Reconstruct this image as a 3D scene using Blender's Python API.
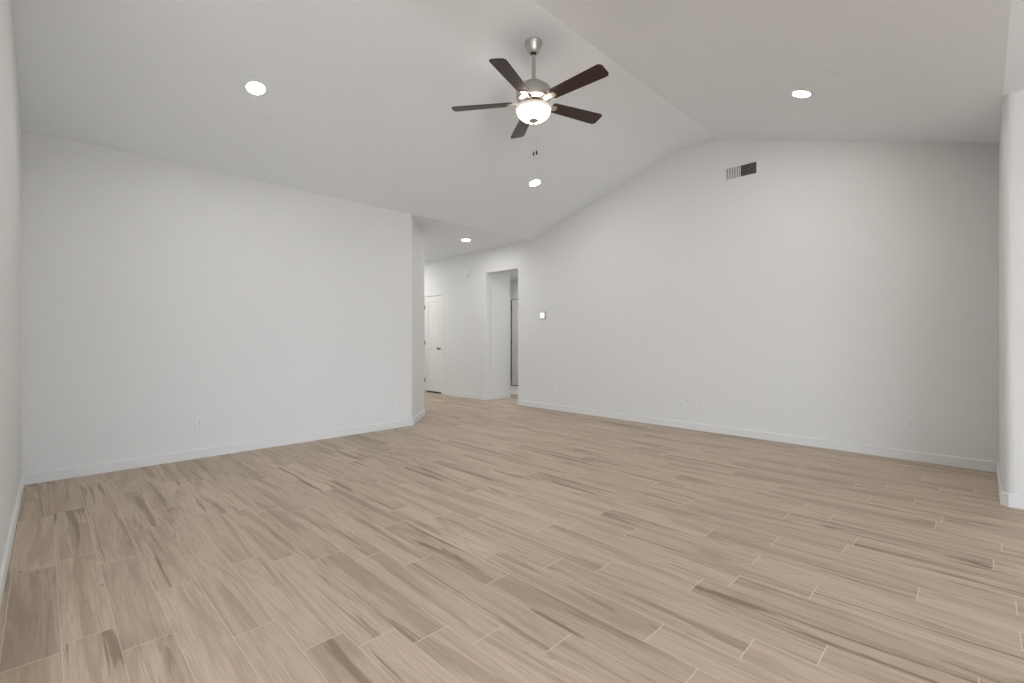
import bpy, bmesh, math, random
from mathutils import Vector, Matrix

# ------------------------------------------------------------------ clear
for o in list(bpy.data.objects):
    bpy.data.objects.remove(o)
S = bpy.context.scene
C = S.collection

# ------------------------------------------------------------------ camera
cd = bpy.data.cameras.new('camera')
cam = bpy.data.objects.new('camera', cd)
C.objects.link(cam)
cam.location = (0, 0, 1.13)
cam.rotation_euler = (math.radians(90), 0, math.radians(-45))
cd.sensor_width = 36
cd.lens = 470 / 1024 * 36
cd.shift_y = -3.5 / 1024
cd.clip_start = 0.02
S.camera = cam

# ------------------------------------------------------------------ colour management
S.view_settings.view_transform = 'Standard'
S.view_settings.look = 'None'
S.view_settings.gamma = 1
S.view_settings.use_curve_mapping = False
S.view_settings.exposure = 1.42

# ------------------------------------------------------------------ world: daylight sky above, bright ground below
W = bpy.data.worlds.new('daylight')
S.world = W
W.use_nodes = True
wn = W.node_tree
for n in list(wn.nodes):
    wn.nodes.remove(n)
tc = wn.nodes.new('ShaderNodeTexCoord')
sx = wn.nodes.new('ShaderNodeSeparateXYZ')
wr = wn.nodes.new('ShaderNodeValToRGB')
mp = wn.nodes.new('ShaderNodeMapRange')
bg = wn.nodes.new('ShaderNodeBackground')
wo = wn.nodes.new('ShaderNodeOutputWorld')
mp.inputs['From Min'].default_value = -1
mp.inputs['From Max'].default_value = 1
wr.color_ramp.elements[0].position = 0.485
wr.color_ramp.elements[0].color = (1.05, 1.12, 1.23, 1)     # sunlit paving outside
wr.color_ramp.elements[1].position = 0.505
wr.color_ramp.elements[1].color = (1.85, 2.06, 2.36, 1)     # sky
wn.links.new(tc.outputs['Generated'], sx.inputs[0])
wn.links.new(sx.outputs['Z'], mp.inputs['Value'])
wn.links.new(mp.outputs[0], wr.inputs[0])
wn.links.new(wr.outputs[0], bg.inputs['Color'])
bg.inputs['Strength'].default_value = 1.62
wn.links.new(bg.outputs[0], wo.inputs[0])

# sun falling through the back windows onto the floor behind the camera
sl = bpy.data.lights.new('sun', 'SUN')
sl.energy = 16
sl.angle = math.radians(0.6)
sl.color = (0.93, 1.0, 1.09)
so = bpy.data.objects.new('sun', sl)
C.objects.link(so)
so.rotation_euler = (math.radians(42), 0, math.radians(-6))

# room dimensions (x runs along the left wall, y along the right wall)
XR = 5.68            # right wall face
YL = 5.21            # left wall face
ZE = 2.73            # eave / flat ceiling of the hall
Z2 = 2.77            # flat ceiling on the window side
YN = -0.10           # niche return
XS = 4.58            # stub wall face
XB, YB = -5.6, -4.4  # back of the room, behind the camera
YH = 9.5             # end of the hall
WIN = [(-5.2, -3.2), (-3.0, -0.95), (-0.75, 1.30)]      # openings in the back wall (x range)
WIN2 = []       # openings in the side wall (y range)

# portals only guide the sky light through the openings, they add none
def portal(name, loc, rot, sx_, sy_):
    l = bpy.data.lights.new(name, 'AREA')
    l.shape = 'RECTANGLE'
    l.size, l.size_y = sx_, sy_
    l.cycles.is_portal = True
    o = bpy.data.objects.new(name, l)
    C.objects.link(o)
    o.location = loc
    o.rotation_euler = rot
for a, b in WIN:
    portal('sky_portal', ((a + b) / 2, YB - 0.14, 1.2), (math.radians(90), 0, 0), b - a, 2.4)
for a, b in WIN2:
    portal('sky_portal', (XB - 0.14, (a + b) / 2, 1.2), (math.radians(90), 0, math.radians(-90)), b - a, 2.4)

def lamp(name, loc, power, size, color):
    l = bpy.data.lights.new(name, 'AREA')
    l.shape = 'DISK'
    l.size = size
    l.energy = power
    l.color = color
    o = bpy.data.objects.new(name, l)
    C.objects.link(o)
    o.location = loc
    return o
lamp('passage_fill', (6.6, 5.3, 2.46), 3, 0.3, (1, .98, .95))  # added fill with no fixture, brightens the passage wall
lamp('passage_fill', (7.2, 6.95, 2.46), 4.5, 0.3, (1, .98, .95))  # second added fill, no fixture, brightens the far door
lamp('unseen_ceiling_lamp', (1.19, 1.04, 3.08), 4, 0.13, (1, .97, .92))  # added without fixture, unseen overhead; follows the downlight spacing, lifts the near left
lamp('hall_fill', (4.75, 8.6, 2.70), 7, 0.16, (1, .97, .93))  # unseen fill without fixture, added to brighten the hall walls

# ------------------------------------------------------------------ materials
def mat(name, col, rough=0.6, metal=0.0, emit=None, estr=0.0, spec=0.5):
    m = bpy.data.materials.new(name)
    m.use_nodes = True
    b = m.node_tree.nodes['Principled BSDF']
    b.inputs['Base Color'].default_value = (*col, 1)
    b.inputs['Roughness'].default_value = rough
    b.inputs['Metallic'].default_value = metal
    b.inputs['Specular IOR Level'].default_value = spec
    if emit:
        b.inputs['Emission Color'].default_value = (*emit, 1)
        b.inputs['Emission Strength'].default_value = estr
    return m

def bump(m, scale, strength, dist=0.002, detail=2):
    nt = m.node_tree
    t = nt.nodes.new('ShaderNodeTexCoord')
    n = nt.nodes.new('ShaderNodeTexNoise')
    n.inputs['Scale'].default_value = scale
    n.inputs['Detail'].default_value = detail
    bp = nt.nodes.new('ShaderNodeBump')
    bp.inputs['Strength'].default_value = strength
    bp.inputs['Distance'].default_value = dist
    nt.links.new(t.outputs['Object'], n.inputs['Vector'])
    nt.links.new(n.outputs[0], bp.inputs['Height'])
    nt.links.new(bp.outputs[0], nt.nodes['Principled BSDF'].inputs['Normal'])

M = {}
M['wall'] = mat('wall_paint', (0.79, 0.80, 0.797), 0.75, spec=0.25)
bump(M['wall'], 70, 0.12, 0.0015)
M['ceiling'] = mat('ceiling_paint', (0.895, 0.93, 0.96), 0.85, spec=0.2)
bump(M['ceiling'], 70, 0.12, 0.0015)
M['trim'] = mat('trim_paint', (0.79, 0.80, 0.80), 0.55, spec=0.3)
bump(M['trim'], 25, 0.03, 0.001)
M['door'] = mat('door_paint', (0.82, 0.82, 0.805), 0.45)
bump(M['door'], 30, 0.04, 0.001)
M['plastic'] = mat('white_plastic', (0.80, 0.81, 0.808), 0.35)
bump(M['plastic'], 90, 0.02, 0.0005)
M['cap'] = mat('cap_paint', (0.88, 0.895, 0.91), 0.6)
bump(M['cap'], 90, 0.02, 0.0005)
M['dark'] = mat('dark_slot', (0.02, 0.02, 0.02), 0.6)
M['grey'] = mat('grey_plastic', (0.30, 0.30, 0.30), 0.5)
M['vent_dark'] = mat('duct_dark', (0.035, 0.035, 0.035), 0.8)
M['screen'] = mat('lit_screen', (0.85, 0.87, 0.88), 0.25, emit=(0.93, 0.97, 1), estr=0.75)
M['lens'] = mat('lamp_lens', (0.95, 0.95, 0.93), 0.4, emit=(1, 0.97, 0.92), estr=85)
M['tile'] = mat('pale_tile', (0.72, 0.71, 0.69), 0.4)
bump(M['tile'], 12, 0.05, 0.001)
M['black_metal'] = mat('dark_bronze', (0.06, 0.055, 0.05), 0.4, 0.8)
M['knob'] = mat('knob_nickel', (0.34, 0.32, 0.29), 0.33, 1.0)
M['glass_pane'] = bpy.data.materials.new('window_glass')
M['glass_pane'].use_nodes = True
nt = M['glass_pane'].node_tree
for n in list(nt.nodes):
    nt.nodes.remove(n)
_t = nt.nodes.new('ShaderNodeBsdfTransparent')
_g = nt.nodes.new('ShaderNodeBsdfGlossy')
_g.inputs['Roughness'].default_value = 0.02
_m = nt.nodes.new('ShaderNodeMixShader')
_m.inputs[0].default_value = 0.06
_o = nt.nodes.new('ShaderNodeOutputMaterial')
nt.links.new(_t.outputs[0], _m.inputs[1])
nt.links.new(_g.outputs[0], _m.inputs[2])
nt.links.new(_m.outputs[0], _o.inputs[0])

def brushed(name, col, rough):
    m = mat(name, col, rough, 1.0)
    nt = m.node_tree
    t = nt.nodes.new('ShaderNodeTexCoord')
    mp = nt.nodes.new('ShaderNodeMapping')
    mp.inputs['Scale'].default_value = (14, 14, 500)
    n = nt.nodes.new('ShaderNodeTexNoise')
    n.inputs['Scale'].default_value = 1.0
    r = nt.nodes.new('ShaderNodeMapRange')
    r.inputs['To Min'].default_value = rough - 0.08
    r.inputs['To Max'].default_value = rough + 0.10
    nt.links.new(t.outputs['Object'], mp.inputs[0])
    nt.links.new(mp.outputs[0], n.inputs['Vector'])
    nt.links.new(n.outputs[0], r.inputs['Value'])
    nt.links.new(r.outputs[0], nt.nodes['Principled BSDF'].inputs['Roughness'])
    return m
M['nickel'] = brushed('brushed_nickel', (0.56, 0.55, 0.53), 0.34)
M['iron'] = brushed('blade_iron_nickel', (0.60, 0.57, 0.53), 0.30)

# fan blade: dark walnut
def blade_mat():
    m = mat('dark_walnut', (0.05, 0.025, 0.02), 0.38)
    nt = m.node_tree
    t = nt.nodes.new('ShaderNodeTexCoord')
    mp = nt.nodes.new('ShaderNodeMapping')
    mp.inputs['Scale'].default_value = (4, 60, 60)
    n = nt.nodes.new('ShaderNodeTexNoise')
    n.inputs['Scale'].default_value = 1.0
    n.inputs['Detail'].default_value = 5
    n.inputs['Distortion'].default_value = 0.6
    r = nt.nodes.new('ShaderNodeValToRGB')
    r.color_ramp.elements[0].position = 0.3
    r.color_ramp.elements[0].color = (0.014, 0.0065, 0.0055, 1)
    r.color_ramp.elements[1].position = 0.72
    r.color_ramp.elements[1].color = (0.052, 0.016, 0.011, 1)
    nt.links.new(t.outputs['Object'], mp.inputs[0])
    nt.links.new(mp.outputs[0], n.inputs['Vector'])
    nt.links.new(n.outputs[0], r.inputs[0])
    nt.links.new(r.outputs[0], nt.nodes['Principled BSDF'].inputs['Base Color'])
    return m
M['blade'] = blade_mat()

# frosted bowl, lit from inside
def bowl_mat():
    m = mat('frosted_glass', (0.62, 0.59, 0.56), 0.4, emit=(1, 0.93, 0.82), estr=1.0)
    nt = m.node_tree
    b = nt.nodes['Principled BSDF']
    t = nt.nodes.new('ShaderNodeTexCoord')
    n = nt.nodes.new('ShaderNodeTexNoise')
    n.inputs['Scale'].default_value = 22
    n.inputs['Detail'].default_value = 3
    n.inputs['Distortion'].default_value = 1.5
    r = nt.nodes.new('ShaderNodeValToRGB')
    r.color_ramp.elements[0].color = (1, 0.83, 0.70, 1)
    r.color_ramp.elements[1].color = (1, 0.92, 0.82, 1)
    nt.links.new(t.outputs['Object'], n.inputs['Vector'])
    nt.links.new(n.outputs[0], r.inputs[0])
    nt.links.new(r.outputs[0], b.inputs['Emission Color'])
    sp = nt.nodes.new('ShaderNodeSeparateXYZ')
    e = nt.nodes.new('ShaderNodeMapRange')
    e.interpolation_type = 'SMOOTHSTEP'
    e.inputs['From Min'].default_value = 2.952 - 3.49
    e.inputs['From Max'].default_value = 2.890 - 3.49
    e.inputs['To Min'].default_value = 0.13
    e.inputs['To Max'].default_value = 6.0
    nt.links.new(t.outputs['Object'], sp.inputs[0])
    nt.links.new(sp.outputs['Z'], e.inputs['Value'])
    nt.links.new(e.outputs[0], b.inputs['Emission Strength'])
    return m
M['bowl'] = bowl_mat()

# wood-look porcelain planks
def plank_mat():
    m = bpy.data.materials.new('wood_look_planks')
    m.use_nodes = True
    nt = m.node_tree
    N = nt.nodes
    L = nt.links.new
    b = N['Principled BSDF']
    uv = N.new('ShaderNodeUVMap'); uv.uv_map = 'plank_uv'
    at = N.new('ShaderNodeAttribute'); at.attribute_name = 'tone'
    st = N.new('ShaderNodeAttribute'); st.attribute_name = 'streak'
    def noise(scale_u, scale_v, detail, dist, rough=0.55):
        mp = N.new('ShaderNodeMapping')
        mp.inputs['Scale'].default_value = (scale_u, scale_v, 1)
        n = N.new('ShaderNodeTexNoise')
        n.noise_dimensions = '2D'
        n.inputs['Scale'].default_value = 1
        n.inputs['Detail'].default_value = detail
        n.inputs['Roughness'].default_value = rough
        n.inputs['Distortion'].default_value = dist
        L(uv.outputs[0], mp.inputs[0])
        L(mp.outputs[0], n.inputs['Vector'])
        return n.outputs[0]
    def rng(src, a, b_, lo, hi):
        r = N.new('ShaderNodeMapRange')
        r.interpolation_type = 'SMOOTHSTEP'
        r.inputs['From Min'].default_value = a
        r.inputs['From Max'].default_value = b_
        r.inputs['To Min'].default_value = lo
        r.inputs['To Max'].default_value = hi
        L(src, r.inputs['Value'])
        return r
    def math_(op, a, b_):
        n = N.new('ShaderNodeMath'); n.operation = op
        for i, v in enumerate((a, b_)):
            if isinstance(v, (int, float)):
                n.inputs[i].default_value = v
            else:
                L(v, n.inputs[i])
        return n.outputs[0]
    def mix(fac, a, b_, mode='MIX'):
        n = N.new('ShaderNodeMix'); n.data_type = 'RGBA'; n.blend_type = mode
        if isinstance(fac, (int, float)):
            n.inputs[0].default_value = fac
        else:
            L(fac, n.inputs[0])
        for i, v in ((6, a), (7, b_)):
            if isinstance(v, tuple):
                n.inputs[i].default_value = (*v, 1)
            else:
                L(v, n.inputs[i])
        return n.outputs[2]
    LIGHT = (0.59, 0.482, 0.378)
    MID = (0.42, 0.327, 0.243)
    DARK = (0.20, 0.142, 0.096)
    broad = noise(0.8, 9, 3, 0.8)
    sknz = noise(0.9, 20, 4, 0.5, 0.6)
    fig = noise(1.8, 42, 4, 1.4)
    fine = noise(5, 150, 4, 0.15, 0.65)
    knot = noise(2.6, 11, 3, 1.6)
    base = mix(rng(broad, .46, .64, 0, .78).outputs[0], LIGHT, MID)
    base = mix(math_('MULTIPLY', rng(fig, .45, .70, 0, 1).outputs[0], .42), base, MID)
    # dark heartwood streaks, sharp on one side, stronger on some planks
    sk = rng(sknz, .56, .65, 0, 1)
    base = mix(math_('MULTIPLY', sk.outputs[0], st.outputs['Fac']), base, DARK)
    kn = rng(knot, .70, .80, 0, .6)
    base = mix(kn.outputs[0], base, (0.20, 0.145, 0.108))
    base = mix(rng(fine, .38, .72, 0.0, .36).outputs[0], base, (0.31, 0.24, 0.18))
    # plank to plank tone
    tone = N.new('ShaderNodeHueSaturation')
    L(at.outputs['Fac'], tone.inputs['Value'])
    L(base, tone.inputs['Color'])
    L(tone.outputs[0], b.inputs['Base Color'])
    b.inputs['Roughness'].default_value = 0.5
    b.inputs['Specular IOR Level'].default_value = 0.35
    bp = N.new('ShaderNodeBump')
    bp.inputs['Strength'].default_value = 0.12
    bp.inputs['Distance'].default_value = 0.001
    L(fine, bp.inputs['Height'])
    L(bp.outputs[0], b.inputs['Normal'])
    return m
M['plank'] = plank_mat()
M['grout'] = mat('beige_grout', (0.72, 0.65, 0.57), 0.9)
bump(M['grout'], 200, 0.1, 0.001)

# ------------------------------------------------------------------ mesh helpers
def obj(name, bm, m, parent=None, smooth=False, bevel=0.0, kind=None, seg=2):
    me = bpy.data.meshes.new(name)
    bmesh.ops.recalc_face_normals(bm, faces=bm.faces[:])
    bm.to_mesh(me)
    bm.free()
    o = bpy.data.objects.new(name, me)
    C.objects.link(o)
    for mm in (m if isinstance(m, (list, tuple)) else [m]):
        me.materials.append(mm)
    if parent:
        o.parent = parent
    if bevel:
        b = o.modifiers.new('bevel', 'BEVEL')
        b.width = bevel
        b.segments = seg
        b.limit_method = 'ANGLE'
        b.angle_limit = math.radians(35)
    if smooth or bevel:
        for p in me.polygons:
            p.use_smooth = True
        bpy_angle(me)
    if kind:
        o['kind'] = kind
    return o

def bpy_angle(me):
    # mark edges sharper than 40 degrees so that smooth shading stays clean
    bm = bmesh.new()
    bm.from_mesh(me)
    for e in bm.edges:
        if len(e.link_faces) == 2:
            e.smooth = e.calc_face_angle(0) < math.radians(24)
    bm.to_mesh(me)
    bm.free()

def add_box(bm, a, b):
    v = [bm.verts.new((x, y, z)) for x in (a[0], b[0]) for y in (a[1], b[1]) for z in (a[2], b[2])]
    for f in ((0, 1, 3, 2), (4, 6, 7, 5), (0, 4, 5, 1), (2, 3, 7, 6), (0, 2, 6, 4), (1, 5, 7, 3)):
        bm.faces.new([v[i] for i in f])

def box(a, b):
    bm = bmesh.new()
    add_box(bm, a, b)
    return bm

def add_prism(bm, pts, fn0, fn1):
    """polygon extruded between two placements of its 2-D points"""
    p0 = [bm.verts.new(fn0(p)) for p in pts]
    p1 = [bm.verts.new(fn1(p)) for p in pts]
    n = len(pts)
    bm.faces.new(p0)
    bm.faces.new(list(reversed(p1)))
    for i in range(n):
        j = (i + 1) % n
        bm.faces.new((p0[i], p0[j], p1[j], p1[i]))

def plan(pts, z0, z1):
    bm = bmesh.new()
    add_prism(bm, pts, lambda p: (p[0], p[1], z0), lambda p: (p[0], p[1], z1))
    return bm

def add_lathe(bm, prof, seg=48, axis='z', center=(0, 0, 0)):
    rings = []
    for r, z in prof:
        if r < 1e-6:
            rings.append([bm.verts.new(place((0, 0, z), axis, center))])
        else:
            rings.append([bm.verts.new(place((r * math.cos(2 * math.pi * k / seg), r * math.sin(2 * math.pi * k / seg), z), axis, center)) for k in range(seg)])
    for a, b in zip(rings, rings[1:]):
        for k in range(seg):
            j = (k + 1) % seg
            if len(a) == 1 and len(b) == 1:
                continue
            if len(a) == 1:
                bm.faces.new((a[0], b[j], b[k]))
            elif len(b) == 1:
                bm.faces.new((a[k], a[j], b[0]))
            else:
                bm.faces.new((a[k], a[j], b[j], b[k]))

def place(p, axis, c):
    x, y, z = p
    if axis == 'y':          # the lathe axis looks along -y (out of a wall)
        x, y, z = x, -z, y
    return (x + c[0], y + c[1], z + c[2])

def lathe(prof, seg=48, axis='z', center=(0, 0, 0)):
    bm = bmesh.new()
    add_lathe(bm, prof, seg, axis, center)
    return bm

def empty(name, loc, rot=(0, 0, 0), label=None, cat=None, group=None, kind=None):
    o = bpy.data.objects.new(name, None)
    o.empty_display_size = 0.05
    C.objects.link(o)
    o.location = loc
    o.rotation_euler = rot
    if label:
        o['label'] = label
    if cat:
        o['category'] = cat
    if group:
        o['group'] = group
    if kind:
        o['kind'] = kind
    return o

def copy_thing(root, loc, rot, label):
    r = root.copy()
    C.objects.link(r)
    r.location = loc
    r.rotation_euler = rot
    r['label'] = label
    for ch in list(root.children):
        c = ch.copy()
        C.objects.link(c)
        c.parent = r
        for g in ch.children:
            d = g.copy()
            C.objects.link(d)
            d.parent = c
    return r

R90 = math.radians(90)
ON_RIGHT = (0, 0, -R90)      # things on the right wall: local x runs along the wall, local y into it
ON_LEFT = (0, 0, 0)

YA, YC = 2.79, 2.22          # edges of the flat strip at the top of the vault
ZT = 3.49
def ceil_z(y):
    if y >= YL: return ZE
    if y >= YA: return ZE + (ZT - ZE) * (YL - y) / (YL - YA)
    if y >= YC: return ZT
    if y >= YN: return Z2 + (ZT - Z2) * (y - YN) / (YC - YN)
    return Z2
TILT_L = math.atan((ZT - ZE) / (YL - YA))
TILT_R = math.atan((ZT - Z2) / (YC - YN))

# ------------------------------------------------------------------ floor
def build_floor():
    rnd = random.Random(11)
    PW, PL, G, GE = 0.1535, 0.918, 0.0020, 0.0034
    X0 = 0.051 - 0.1535 * 40
    known = {-1: .55, 0: .61, 1: .39, 2: .83, 3: .18, 4: .89, 5: .76, 6: .62, 7: .45, 8: .21, 9: .75, 10: .97, 11: .66,
             12: .44, 13: .01, 14: .89, 15: .58, 16: .89, 17: .22, 18: .89, 19: .57}
    x1, y0, y1 = 6.72, YB, YH
    bm = bmesh.new()
    uvl = bm.loops.layers.uv.new('plank_uv')
    tl = bm.faces.layers.float.new('tone')
    sl = bm.faces.layers.float.new('streak')
    def quad(xa, xb, ya, yb, z, mi):
        f = bm.faces.new([bm.verts.new(p) for p in ((xa, ya, z), (xb, ya, z), (xb, yb, z), (xa, yb, z))])
        f.material_index = mi
        return f
    quad(XB - .1, x1, y0 - .1, y1, -0.0008, 1)
    row = -40
    while True:
        xa = X0 + PW * (row + 40)
        if xa > x1: break
        xb = min(xa + PW - G, x1)
        off = known.get(row, rnd.random()) * PL
        k = int(math.floor((y0 - off) / PL))
        while off + k * PL < y1:
            ya, yb = max(off + k * PL, y0), min(off + (k + 1) * PL - GE, y1)
            if yb - ya > 0.01:
                f = quad(xa, xb, ya, yb, 0, 0)
                uo, vo = rnd.uniform(0, 60), rnd.uniform(0, 60)
                flip = rnd.choice((-1, 1))
                for lp in f.loops:
                    c = lp.vert.co
                    lp[uvl].uv = (uo + flip * c.y, vo + c.x - xa)
                t = rnd.gauss(1.0, 0.04)
                s = max(0.15, rnd.gauss(0.42, 0.28))
                if row == -1 and 2.3 < ya < 2.5: t, s = 0.80, 0.3
                if row == 2 and 1.6 < ya < 1.8: t, s = 1.10, 0.0
                f[tl] = min(1.16, max(0.82, t))
                f[sl] = min(0.85, s)
            k += 1
        row += 1
    add_box(bm, (XB - .1, y0 - .1, -0.10), (x1, y1, -0.004))
    for f in bm.faces:
        if f.calc_center_median().z < -0.003: f.material_index = 1
    me = bpy.data.meshes.new('floor')
    bm.to_mesh(me)
    bm.free()
    o = bpy.data.objects.new('floor', me)
    C.objects.link(o)
    me.materials.append(M['plank'])
    me.materials.append(M['grout'])
    o['kind'] = 'structure'
build_floor()
obj('floor_passage', box((6.72, 4.2, -0.10), (8.1, 9.5, 0.002)), M['tile'], kind='structure')

# ------------------------------------------------------------------ ceiling
def build_ceiling():
    bm = bmesh.new()
    # the crease between slope and flat strip is a soft one
    soft, R = [], .16
    for k in range(9):
        t = k / 8
        a, b, c = (YA + R, ceil_z(YA + R)), (YA, ZT), (YA - R, ZT)
        soft.append(tuple((1 - t) ** 2 * a[i] + 2 * t * (1 - t) * b[i] + t * t * c[i] for i in (0, 1)))
    prof = [(YH + .1, ZE), (YL, ZE), *soft, (YC, ZT), (YN, Z2), (YB - .12, Z2), (YB - .12, 3.75), (YH + .1, 3.75)]
    add_prism(bm, prof, lambda p: (XB - .12, p[0], p[1]), lambda p: (XR + .13, p[0], p[1]))
    obj('ceiling', bm, M['ceiling'], kind='structure')
build_ceiling()
obj('ceiling_passage', box((XR + .13, 4.2, 2.5), (8.1, 9.5, 2.6)), M['ceiling'], kind='structure')

# ------------------------------------------------------------------ walls
# left wall with its 45 degree corner into the hall
obj('wall_left', plan([(-0.25, YL), (3.385, YL), (3.985, YL + .60), (3.985, YH), (-0.25, YH)], -.03, ZE + .03), M['wall'], bevel=0.018, kind='structure', seg=3)

# wall at the left edge of the picture, leading back to the camera's side
obj('wall_side', plan([(-0.11, YL), (-0.143, 2.2), (-0.288, 2.2), (-0.255, YL)], 0, ceil_z(YA) + .02), M['wall'], kind='structure')

# right wall: gable top, opening to a passage, closet door
OP0, OP1, OPZ = 5.535, 6.355, 2.31
DR0, DR1, DRZ = 7.67, 8.30, 2.02
def build_right():
    bm = bmesh.new()
    T = 0.12
    def piece(y0, y1, z0=0.0):
        ys = sorted({y0, y1, *[v for v in (YN, YC, YA, YL) if y0 < v < y1]})
        pts = [(y0, z0), (y1, z0)] + [(y, ceil_z(y)) for y in reversed(ys)]
        add_prism(bm, pts, lambda p: (XR, p[0], p[1]), lambda p: (XR + T, p[0], p[1]))
    piece(YN - .02, OP0)
    piece(OP0, OP1, OPZ)
    piece(OP1, DR0)
    piece(DR0, DR1, DRZ)
    piece(DR1, YH)
    bmesh.ops.remove_doubles(bm, verts=bm.verts[:], dist=1e-5)
    # the faces where two pieces touch are inside the wall
    seen = {}
    for f in bm.faces[:]:
        seen.setdefault(tuple(sorted(v.index for v in f.verts)), []).append(f)
    bm.verts.index_update()
    seen = {}
    for f in bm.faces[:]:
        seen.setdefault(tuple(sorted(v.index for v in f.verts)), []).append(f)
    kill = [f for fs in seen.values() if len(fs) > 1 for f in fs]
    bmesh.ops.delete(bm, geom=kill, context='FACES_ONLY')
    return obj('wall_right', bm, M['wall'], kind='structure')
build_right()

# stub wall on the right: face towards the camera and the niche return
obj('wall_stub', plan([(XS, YB), (XS, YN - .03), (XS + .03, YN), (XR + .12, YN), (XR + .12, YB)], -.03, ceil_z(YN) + .04), M['wall'], bevel=0.02, kind='structure', seg=3)

# hall end, passage and closet shell
obj('wall_hall_end', box((3.98, YH, 0), (8.1, YH + .1, 2.75)), M['wall'], kind='structure')
obj('wall_passage', plan([(XR + .115, OP1), (6.31, OP1), (6.33, OP1 + .02), (6.33, OP1 + .12), (XR + .115, OP1 + .12)], 0, 2.5), M['wall'], kind='structure')
obj('wall_closet', box((XR + .115, 7.50, 0), (6.33, 7.60, 2.5)), M['wall'], kind='structure')
obj('wall_passage_near', box((XR + .115, 4.2, 0), (8.1, 4.3, 2.5)), M['wall'], kind='structure')
obj('wall_closet_back', box((6.28, 7.60, 0), (6.33, YH, 2.5)), M['wall'], kind='structure')
def build_far():
    bm = bmesh.new()
    x0, x1 = 7.86, 7.98
    d0, d1, dz = 7.06, 7.92, 2.05
    add_box(bm, (x0, 4.3, 0), (x1, d0, 2.5))
    add_box(bm, (x0, d0, dz), (x1, d1, 2.5))
    add_box(bm, (x0, d1, 0), (x1, YH, 2.5))
    obj('wall_far', bm, M['wall'], kind='structure')
    obj('far_door_dark_sheet', box((8.05, 6.8, 0), (8.1, 8.0, 2.2)), M['dark'], kind='structure')  # unseen sheet, its dark colour stands in for the darkness behind the door gaps
build_far()

# back of the room, behind the camera: window walls
def window_wall(name, axis, fixed, lo, hi, wins, z0, z1, top):
    bm = bmesh.new()
    def b(a, c, za, zb):
        if axis == 'x': add_box(bm, (a, fixed - .12, za), (c, fixed, zb))
        else: add_box(bm, (fixed - .12, a, za), (fixed, c, zb))
    cur = lo
    for a, c in wins:
        b(cur, a, 0, top)
        if z0 > 0: b(a, c, 0, z0)
        b(a, c, z1, top)
        cur = c
    b(cur, hi, 0, top)
    obj(name, bm, M['wall'], kind='structure')
window_wall('wall_back', 'x', YB, XB - .12, XR + .12, WIN, 0.02, 2.42, Z2)
window_wall('wall_kitchen', 'y', XB, YB, YL, WIN2, 0.02, 2.42, Z2)
obj('wall_kitchen_end', box((XB, YL, 0), (-0.25, YL + .1, ZE)), M['wall'], kind='structure')
def gable_fill():
    bm = bmesh.new()
    pts = [(YN, Z2 - .02), (YL, Z2 - .02), (YL, ZE + .02), (YA, ZT + .02), (YC, ZT + .02)]
    add_prism(bm, pts, lambda p: (XB - .12, p[0], p[1]), lambda p: (XB, p[0], p[1]))
    obj('wall_kitchen_gable', bm, M['wall'], kind='structure')
gable_fill()
def frames(name, axis, fixed, a, c):
    bm = bmesh.new()
    def b(u0, u1, za, zb):
        if axis == 'x': add_box(bm, (u0, fixed - .09, za), (u1, fixed - .03, zb))
        else: add_box(bm, (fixed - .09, u0, za), (fixed - .03, u1, zb))
    b(a, a + .05, .02, 2.42); b(c - .05, c, .02, 2.42)
    b(a + .05, c - .05, .02, .08); b(a + .05, c - .05, 2.37, 2.42)
    m = (a + c) / 2
    b(m - .03, m + .03, .08, 2.37)
    f = obj(name, bm, M['trim'], kind='structure')
    if axis == 'x': g = box((a + .05, fixed - .064, .08), (c - .05, fixed - .058, 2.37))
    else: g = box((fixed - .064, a + .05, .08), (fixed - .058, c - .05, 2.37))
    obj('pane', g, M['glass_pane'], f)
i = 1
for a, c in WIN:
    frames('window_%d' % i, 'x', YB, a, c); i += 1
for a, c in WIN2:
    frames('window_%d' % i, 'y', XB, a, c); i += 1

# ------------------------------------------------------------------ baseboards
def baseboard(name, pts, h=0.088, t=0.013):
    """plan polyline, the room on its right-hand side; mitred corners, eased top edge"""
    P = [Vector(p) for p in pts]
    dirs = [(b - a).normalized() for a, b in zip(P, P[1:])]
    nor = [Vector((d.y, -d.x)) for d in dirs]
    off = []
    for i in range(len(P)):
        if i == 0: off.append(nor[0])
        elif i == len(P) - 1: off.append(nor[-1])
        else:
            m = (nor[i - 1] + nor[i]).normalized()
            off.append(m / max(.2, m.dot(nor[i])))
    prof = [(0.0, 0.0), (1.0, 0.0), (1.0, h - .008), (0.7, h - .002), (0.4, h), (0.0, h)]
    bm = bmesh.new()
    cols = [[bm.verts.new((p.x + o.x * t * u, p.y + o.y * t * u, z + .0005)) for u, z in prof] for p, o in zip(P, off)]
    n = len(prof)
    for a, b in zip(cols, cols[1:]):
        for k in range(n):
            j = (k + 1) % n
            bm.faces.new((a[k], b[k], b[j], a[j]))
    bm.faces.new(cols[0]); bm.faces.new(list(reversed(cols[-1])))
    obj(name, bm, M['trim'], kind='structure')
baseboard('baseboard_left', [(-0.10, YL), (3.385, YL), (3.985, YL + .60), (3.985, YH)])
baseboard('baseboard_side', [(-0.143, 2.2), (-0.1105, YL - .014)])
baseboard('baseboard_right', [(XR, OP0), (XR, YN + .014)])
baseboard('baseboard_hall', [(XR, DR0 - .03), (XR, OP1 - .0), (6.31, OP1)])
baseboard('baseboard_stub', [(XR - .001, YN), (XS + .03, YN), (XS, YN - .03), (XS, YB)])
baseboard('baseboard_far', [(7.86, YH), (7.86, 8.01)])

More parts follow.
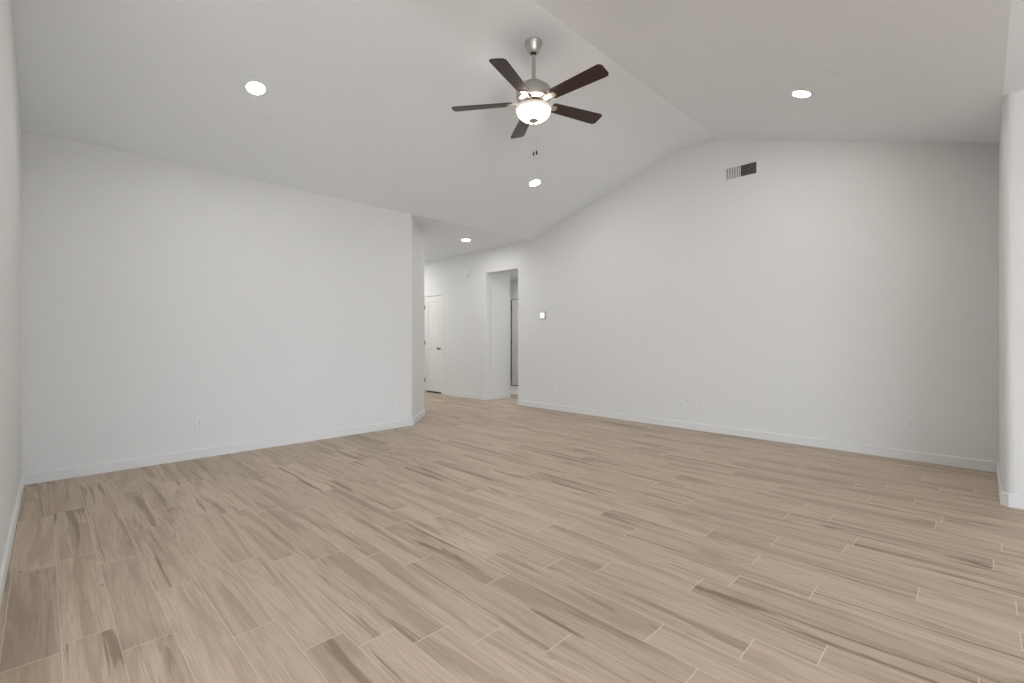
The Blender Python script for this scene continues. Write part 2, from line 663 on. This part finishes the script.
# ------------------------------------------------------------------ doors
def panel_door(name, w, h, face, hinge_side, z0, mats):
    """slab with two recessed panels; local x along the wall, front face at y=0"""
    e = empty(name, (0, 0, 0), kind='structure')
    bm = bmesh.new()
    st, th = 0.105, 0.035
    rails = [(z0, z0 + .22), (z0 + .88, z0 + 1.03), (h - .13, h)]
    add_box(bm, (0, 0, z0), (st, th, h)); add_box(bm, (w - st, 0, z0), (w, th, h))
    for a, b in rails:
        add_box(bm, (st, 0, a), (w - st, th, b))
    for a, b in ((rails[0][1], rails[1][0]), (rails[1][1], rails[2][0])):
        add_box(bm, (st, .010, a), (w - st, th - .010, b))
        x0, x1, za, zb = st + .012, w - st - .012, a + .012, b - .012
        g = .03
        v0 = [bm.verts.new(p) for p in ((x0, .010, za), (x1, .010, za), (x1, .010, zb), (x0, .010, zb))]
        v1 = [bm.verts.new(p) for p in ((x0 + g, .003, za + g), (x1 - g, .003, za + g), (x1 - g, .003, zb - g), (x0 + g, .003, zb - g))]
        for k in range(4):
            j = (k + 1) % 4
            bm.faces.new((v0[k], v0[j], v1[j], v1[k]))
        bm.faces.new(v1)
    obj('door_slab', bm, mats, e)
    hx = 0.0 if hinge_side == 'l' else w
    for z in (z0 + .22, (z0 + h) / 2 + .02, h - .22):
        hb = lathe([(0, -.045), (.0075, -.045), (.0075, .045), (0, .045)], 12, center=(hx, -.006, z))
        add_box(hb, (hx - .004, -.002, z - .045), (hx + .008, .001, z + .045))
        obj('hinge', hb, M['black_metal'], e)
    return e

# closet door, hinged on the left
d1 = panel_door('door_1', DR1 - DR0 - .05, DRZ - .03, 0, 'l', 0.034, M['door'])
d1.location = (XR + .012, DR1 - .025, 0)
d1.rotation_euler = ON_RIGHT
kx = DR1 - DR0 - .05 - .06
kb = lathe([(0, -.01), (.030, -.005), (.030, .003), (.026, .007), (.011, .010), (.010, .030), (.018, .038), (.027, .050), (.026, .062), (.015, .069), (0, .071)], 28, 'y', (kx, 0, 0.915))
obj('knob', kb, M['knob'], d1, smooth=True)['label'] = 'dark nickel round knob'
jb = bmesh.new()
add_box(jb, (XR + .002, DR0 - .001, 0), (XR + .118, DR0 + .022, DRZ)); add_box(jb, (XR + .002, DR1 - .022, 0), (XR + .118, DR1 + .001, DRZ))
add_box(jb, (XR + .002, DR0 + .022, DRZ - .022), (XR + .118, DR1 - .022, DRZ + .001))
obj('trim_1', jb, M['door'], kind='structure')
obj('door_gap_shade', box((XR + .06, DR0 + .022, 0), (XR + .118, DR1 - .022, .030)), M['dark'], kind='structure')  # dark strip standing in for the shadow under the closet door

# far door seen through the opening
d2 = panel_door('door_2', .80, 2.03, 0, 'l', 0.02, M['door'])
d2.location = (7.872, 7.88, 0)
d2.rotation_euler = ON_RIGHT
sw = bmesh.new()
add_box(sw, (-.036, .004, .0), (-.002, .03, 2.03)); add_box(sw, (-.036, .004, .002), (.80, .03, .018))
obj('gap_strip', sw, M['dark'], d2)['label'] = 'dark strip along hinge side and bottom'  # dark fill of the gaps beside and below the slab

# ------------------------------------------------------------------ wall plates
def rounded(w, h, y0, y1, r=0.006, n=4):
    pts = []
    for cx, cz, a0 in ((w / 2 - r, h / 2 - r, 0), (-w / 2 + r, h / 2 - r, 90), (-w / 2 + r, -h / 2 + r, 180), (w / 2 - r, -h / 2 + r, 270)):
        for k in range(n + 1):
            a = math.radians(a0 + 90 * k / n)
            pts.append((cx + r * math.cos(a), cz + r * math.sin(a)))
    bm = bmesh.new()
    add_prism(bm, pts, lambda p: (p[0], y0, p[1]), lambda p: (p[0], y1, p[1]))
    return bm

def outlet(loc, rot, label):
    e = empty('power_outlet', loc, rot, label, 'outlet', 'white wall outlets')
    obj('cover_plate', rounded(.070, .115, -.006, .001), M['plastic'], e, bevel=.002)
    for s in (-1, 1):
        bm = rounded(.034, .028, -.0075, -.004, .011, 6)
        bmesh.ops.translate(bm, verts=bm.verts[:], vec=(0, 0, s * .0195))
        r = obj('receptacle', bm, M['plastic'], e)
        sb = bmesh.new()
        for dx, hh in ((-.0065, .0045), (.0065, .0038)):
            add_box(sb, (dx - .0011, -.0078, s * .0195 + .002 - hh), (dx + .0011, -.0070, s * .0195 + .002 + hh))
        add_lathe(sb, [(0, .0078), (.0025, .0078), (.0025, .0070), (0, .0070)], 12, 'y', (0, 0, s * .0195 - .0085))
        obj('slots', sb, M['dark'], r)
    bm = lathe([(0, .0072), (.0028, .0068), (.003, .005), (0, .005)], 12, 'y', (0, 0, 0))
    obj('screw', bm, M['grey'], e)
    return e
o1 = outlet((1.046, YL, .325), ON_LEFT, 'white outlet low on the left wall, near its middle')
copy_thing(o1, (3.10, YL, .335), ON_LEFT, 'white outlet on the left wall, close to its angled corner')
copy_thing(o1, (XR, 4.768, .345), ON_RIGHT, 'white outlet on the right wall, low under the thermostat')
copy_thing(o1, (XR, 2.422, .340), ON_RIGHT, 'white outlet beside the jack plate, right half of the low pair')
copy_thing(o1, (XR, .471, .345), ON_RIGHT, 'white outlet in the shaded right end of the right wall')

e = empty('jack_plate', (XR, 2.598, .340), ON_RIGHT, 'white plate with a dark cable jack, left of the outlet on the right wall', 'wall plate')
obj('cover_plate', rounded(.070, .115, -.006, .001), M['plastic'], e, bevel=.002)
obj('jack', lathe([(0, .013), (.002, .013), (.002, .014), (.0048, .014), (.0048, .009), (.007, .009), (.007, .005), (0, .005)], 16, 'y', (.004, 0, .006)), M['knob'], e)

e = empty('light_switch', (XR, 5.375, 1.14), ON_RIGHT, 'white light switch on the right wall just beside the passage opening', 'light switch')
obj('cover_plate', rounded(.118, .118, -.006, .001), M['plastic'], e, bevel=.002)
for s in (-1, 1):
    bm = bmesh.new()
    pts = [(-.004, -.033), (-.010, -.033), (-.0065, 0), (-.0062, .033), (-.004, .033)]
    add_prism(bm, pts, lambda p: (s * .024 - .0165, p[0], p[1]), lambda p: (s * .024 + .0165, p[0], p[1]))
    obj('rocker', bm, M['plastic'], e, bevel=.001)

# thermostat
e = empty('thermostat', (XR, 4.975, 1.492), ON_RIGHT, 'small white square thermostat with a bright screen on the right wall', 'thermostat')
obj('base_plate', rounded(.120, .124, -.006, .001, .012), M['grey'], e)
obj('body', rounded(.112, .116, -.026, -.006, .014, 5), M['plastic'], e, bevel=.003)
obj('screen', rounded(.072, .070, -.0275, -.0255, .006), M['screen'], e)['label'] = 'bright lit screen'

# round chime on the wall left of the opening
e = empty('door_chime', (XR, 6.88, 2.36), ON_RIGHT, 'round white chime high on the wall left of the passage opening', 'chime')
obj('housing', lathe([(0, 0), (.088, 0), (.088, .010), (.082, .017), (.066, .020), (.062, .018), (.056, .020), (0, .022)], 48, 'y'), M['plastic'], e, smooth=True)

# ------------------------------------------------------------------ air vent
VW, VH = .385, .172
e = empty('air_vent', (XR, 1.957, 3.047), ON_RIGHT, 'white rectangular air vent with dark grille high on the right wall', 'vent')
bm = bmesh.new()
iw, ih = .335, .128
outer = [(-VW / 2, -VH / 2), (VW / 2, -VH / 2), (VW / 2, VH / 2), (-VW / 2, VH / 2)]
inner = [(-iw / 2, -ih / 2), (iw / 2, -ih / 2), (iw / 2, ih / 2), (-iw / 2, ih / 2)]
ring = [[bm.verts.new((p[0], y, p[1])) for p in pts] for pts, y in ((outer, .001), (outer, -.004), (inner, -.010), (inner, .001))]
for a, b in zip(ring, ring[1:]):
    for k in range(4):
        j = (k + 1) % 4
        bm.faces.new((a[k], a[j], b[j], b[k]))
obj('frame', bm, M['plastic'], e)
obj('duct', box((-iw / 2, -.0012, -ih / 2), (iw / 2, .002, ih / 2)), M['vent_dark'], e)['label'] = 'dark duct opening behind the fins'
bm = bmesh.new()
for k in range(9):
    x = -iw / 2 + .010 + k * .0185
    c, s = .0042, .0036
    pts = [(x - c, -.0095), (x - c + .0014, -.0098), (x + c, -.0022), (x + c - .0014, -.0018)]
    add_prism(bm, pts, lambda p: (p[0], p[1], -ih / 2), lambda p: (p[0], p[1], ih / 2))
obj('upright_fins', bm, M['cap'], e)
bm = bmesh.new()
for k in range(6):
    z = -ih / 2 + .013 + k * .0205
    pts = [(-.0085, z - .0030), (-.0078, z - .0042), (-.0025, z + .0030), (-.0032, z + .0040)]
    add_prism(bm, pts, lambda p: (.004, p[0], p[1]), lambda p: (iw / 2, p[0], p[1]))
obj('level_fins', bm, M['grey'], e)

# ------------------------------------------------------------------ recessed ceiling lights and sprinkler caps
def downlight(loc, rot, label):
    e = empty('recessed_light', loc, rot, label, 'ceiling light', 'recessed ceiling lights')
    obj('trim_ring', lathe([(.062, -.0012), (.0635, -.0050), (.068, -.0058), (.078, -.0050), (.084, -.002), (.084, .003)], 48), M['plastic'], e, smooth=True)
    obj('lens', lathe([(0, -.0024), (.05, -.0022), (.063, -.0018), (.063, .003), (0, .003)], 48), M['lens'], e, smooth=True)['label'] = 'glowing white lens'
    return e
LS = (-TILT_L, 0, 0)
RS = (TILT_R, 0, 0)
y = 4.04
dl = downlight((1.19, y, ceil_z(y)), LS, 'large lit recessed ceiling light above the left wall')
copy_thing(dl, (4.43, 4.02, ceil_z(4.02)), LS, 'lit recessed ceiling light just beyond the fan, under its pull chains')
copy_thing(dl, (4.383, 1.04, ceil_z(1.04)), RS, 'lit recessed ceiling light on the right slope, above the right wall')
copy_thing(dl, (4.89, 5.95, ZE), (0, 0, 0), 'lit recessed light in the flat hall ceiling, the farthest one')

def cap(loc, rot, label):
    e = empty('sprinkler_cover', loc, rot, label, 'sprinkler cover', 'round ceiling sprinkler covers')
    obj('cover_disc', lathe([(0, -.0085), (.044, -.0085), (.047, -.007), (.047, -.005), (0, -.005)], 40), M['cap'], e, smooth=True)
    obj('skirt', lathe([(.040, -.005), (.041, -.004), (.054, -.003), (.057, .002)], 40), M['cap'], e, smooth=True)
    return e
cp = cap((1.373, 4.336, ceil_z(4.336)), LS, 'round white sprinkler cap on the ceiling beside the large left light')
copy_thing(cp, (3.995, .7585, ceil_z(.7585)), RS, 'round white sprinkler cap on the right slope, beside the right-hand light')
copy_thing(cp, (3.997, 4.298, ceil_z(4.298)), LS, 'faint round sprinkler cap left of the light beyond the fan')
copy_thing(cp, (4.82, 6.74, ZE), (0, 0, 0), 'small pale sprinkler cap in the hall ceiling, near the hall light')

# ------------------------------------------------------------------ ceiling fan
FX, FY = 2.777, 2.533
fan = empty('ceiling_fan', (FX, FY, ZT), (0, 0, 0), 'brushed nickel ceiling fan with five dark brown blades and a lit glass bowl', 'ceiling fan')
def fz(z): return z - ZT
UP = .020           # everything below the downrod's lower end sits this much higher than drawn
def flathe(name, prof, m, parent=None, seg=56):
    return obj(name, lathe([(r, fz(z) + (UP if z < 3.2 else 0)) for r, z in prof], seg), m, parent or fan, smooth=True)
flathe('canopy', [(.0, ZT), (.070, ZT), (.071, ZT - .010), (.067, ZT - .022), (.052, ZT - .058), (.042, ZT - .078), (.034, ZT - .086), (.026, ZT - .088), (.026, ZT - .075)], M['nickel'])
flathe('hanger_ball', [(0, 3.425), (.012, 3.423), (.021, 3.413), (.024, 3.402), (.021, 3.392), (.0155, 3.386)], M['black_metal'])
flathe('downrod', [(.0155, 3.405), (.0155, 3.201), (.0155, 3.160)], M['nickel'], seg=24)
hs = flathe('motor_housing', [(.0155, 3.174), (.022, 3.173), (.024, 3.155), (.028, 3.150), (.060, 3.149), (.070, 3.145), (.100, 3.124),
        (.130, 3.102), (.138, 3.092), (.140, 3.078), (.140, 3.038), (.137, 3.020), (.128, 3.008), (.098, 2.999), (.092, 2.992), (.060, 2.990), (.0, 2.990)], M['nickel'])
flathe('flywheel', [(.0, 2.992), (.088, 2.992), (.088, 2.978), (.060, 2.976), (.0, 2.976)], M['black_metal'])
flathe('switch_housing', [(.0, 2.978), (.064, 2.977), (.066, 2.966), (.060, 2.955), (.074, 2.950), (.090, 2.949), (.092, 2.944), (.0, 2.944)], M['iron'])
bowl = flathe('glass_bowl', [(.136, 2.944), (.1425, 2.945), (.1445, 2.940), (.1405, 2.934), (.1365, 2.922), (.129, 2.902), (.114, 2.880), (.092, 2.862),
        (.062, 2.850), (.030, 2.845), (.0, 2.844), (.0, 2.848), (.030, 2.849), (.061, 2.854), (.090, 2.866), (.111, 2.884), (.125, 2.904), (.132, 2.922), (.136, 2.944)], M['bowl'])
bowl['label'] = 'lit white frosted glass bowl'
flathe('finial', [(.0, 2.850), (.040, 2.850), (.041, 2.846), (.034, 2.839), (.020, 2.834), (.014, 2.828), (.010, 2.822), (.0105, 2.817), (.006, 2.812), (.0, 2.811)], M['nickel'], bowl, 32)['label'] = 'dark nickel finial under the bowl'

def blade_mesh():
    n = 7
    def outline():
        r0, r1, w0, w1, c = .170, .662, .053, .068, .034
        pts = [(r0, -w0 + .012), (r0 + .012, -w0)]
        for k in range(n + 1):
            a = math.radians(-90 + 90 * k / n)
            pts.append((r1 - c + c * math.cos(a), -w1 + c + c * math.sin(a)))
        for k in range(n + 1):
            a = math.radians(90 * k / n)
            pts.append((r1 - c + c * math.cos(a), w1 - c + c * math.sin(a)))
        pts += [(r0 + .012, w0), (r0, w0 - .012)]
        return pts
    bm = bmesh.new()
    add_prism(bm, outline(), lambda p: (p[0], p[1], 0), lambda p: (p[0], p[1], .0065))
    return bm
def iron_mesh():
    """flat bracket, narrow neck then a spread paddle under the blade root"""
    half = [(.060, .026), (.095, .019), (.130, .015), (.155, .018), (.175, .027), (.195, .029), (.212, .022), (.218, .010)]
    pts = [(x, -w) for x, w in half] + [(x, w) for x, w in reversed(half)]
    bm = bmesh.new()
    add_prism(bm, pts, lambda p: (p[0], p[1], -.0065), lambda p: (p[0], p[1], -.0005))
    for x, yy in ((.186, -.017), (.186, .017), (.206, 0)):
        add_lathe(bm, [(0, -.0095), (.004, -.009), (.005, -.0065)], 12, center=(x, yy, 0))
    return bm
b0 = obj('blade', blade_mesh(), M['blade'], fan, bevel=.002)
b0['label'] = 'dark walnut blade'
i0 = obj('blade_iron', iron_mesh(), M['iron'], b0, bevel=.0015)
i0['label'] = 'bright nickel blade bracket'
PITCH = math.radians(12.5)
WOBBLE = Matrix.Rotation(math.radians(-1.3), 4, Vector((.7071, .7071, 0)))   # the blade plane hangs slightly out of level
for k in range(5):
    if k == 0:
        b, ir = b0, i0
    else:
        b = b0.copy(); C.objects.link(b); b.parent = fan
        ir = i0.copy(); C.objects.link(ir); ir.parent = b
    ang = math.radians(-45 - 43 + 72 * k)      # camera-relative bearing turned into the room's axes
    b.matrix_local = Matrix.Translation((0, 0, fz(3.007))) @ WOBBLE @ Matrix.Rotation(ang, 4, 'Z') @ Matrix.Rotation(-PITCH, 4, 'X')
# pull chains with dark fobs
for lat, zl in ((.001, 2.601), (.024, 2.610)):
    dx, dy = lat * .7071, -lat * .7071
    z = 2.862
    bm = bmesh.new()
    while z > zl + .014:
        add_lathe(bm, [(0, fz(z + .0008)), (.0008, fz(z)), (0, fz(z - .0008))], 6, center=(dx, dy, 0))
        z -= .0034
    add_lathe(bm, [(0, fz(2.866)), (.0003, fz(2.866)), (.0003, fz(zl + .01)), (0, fz(zl + .01))], 6, center=(dx, dy, 0))
    ch = obj('pull_chain', bm, M['nickel'], fan)
    fb = lathe([(0, fz(zl + .018)), (.004, fz(zl + .016)), (.0072, fz(zl + .006)), (.0076, fz(zl - .006)), (.0055, fz(zl - .015)), (0, fz(zl - .017))], 16, center=(dx, dy, 0))
    obj('fob', fb, M['black_metal'], ch, smooth=True)['label'] = 'small dark pull fob'
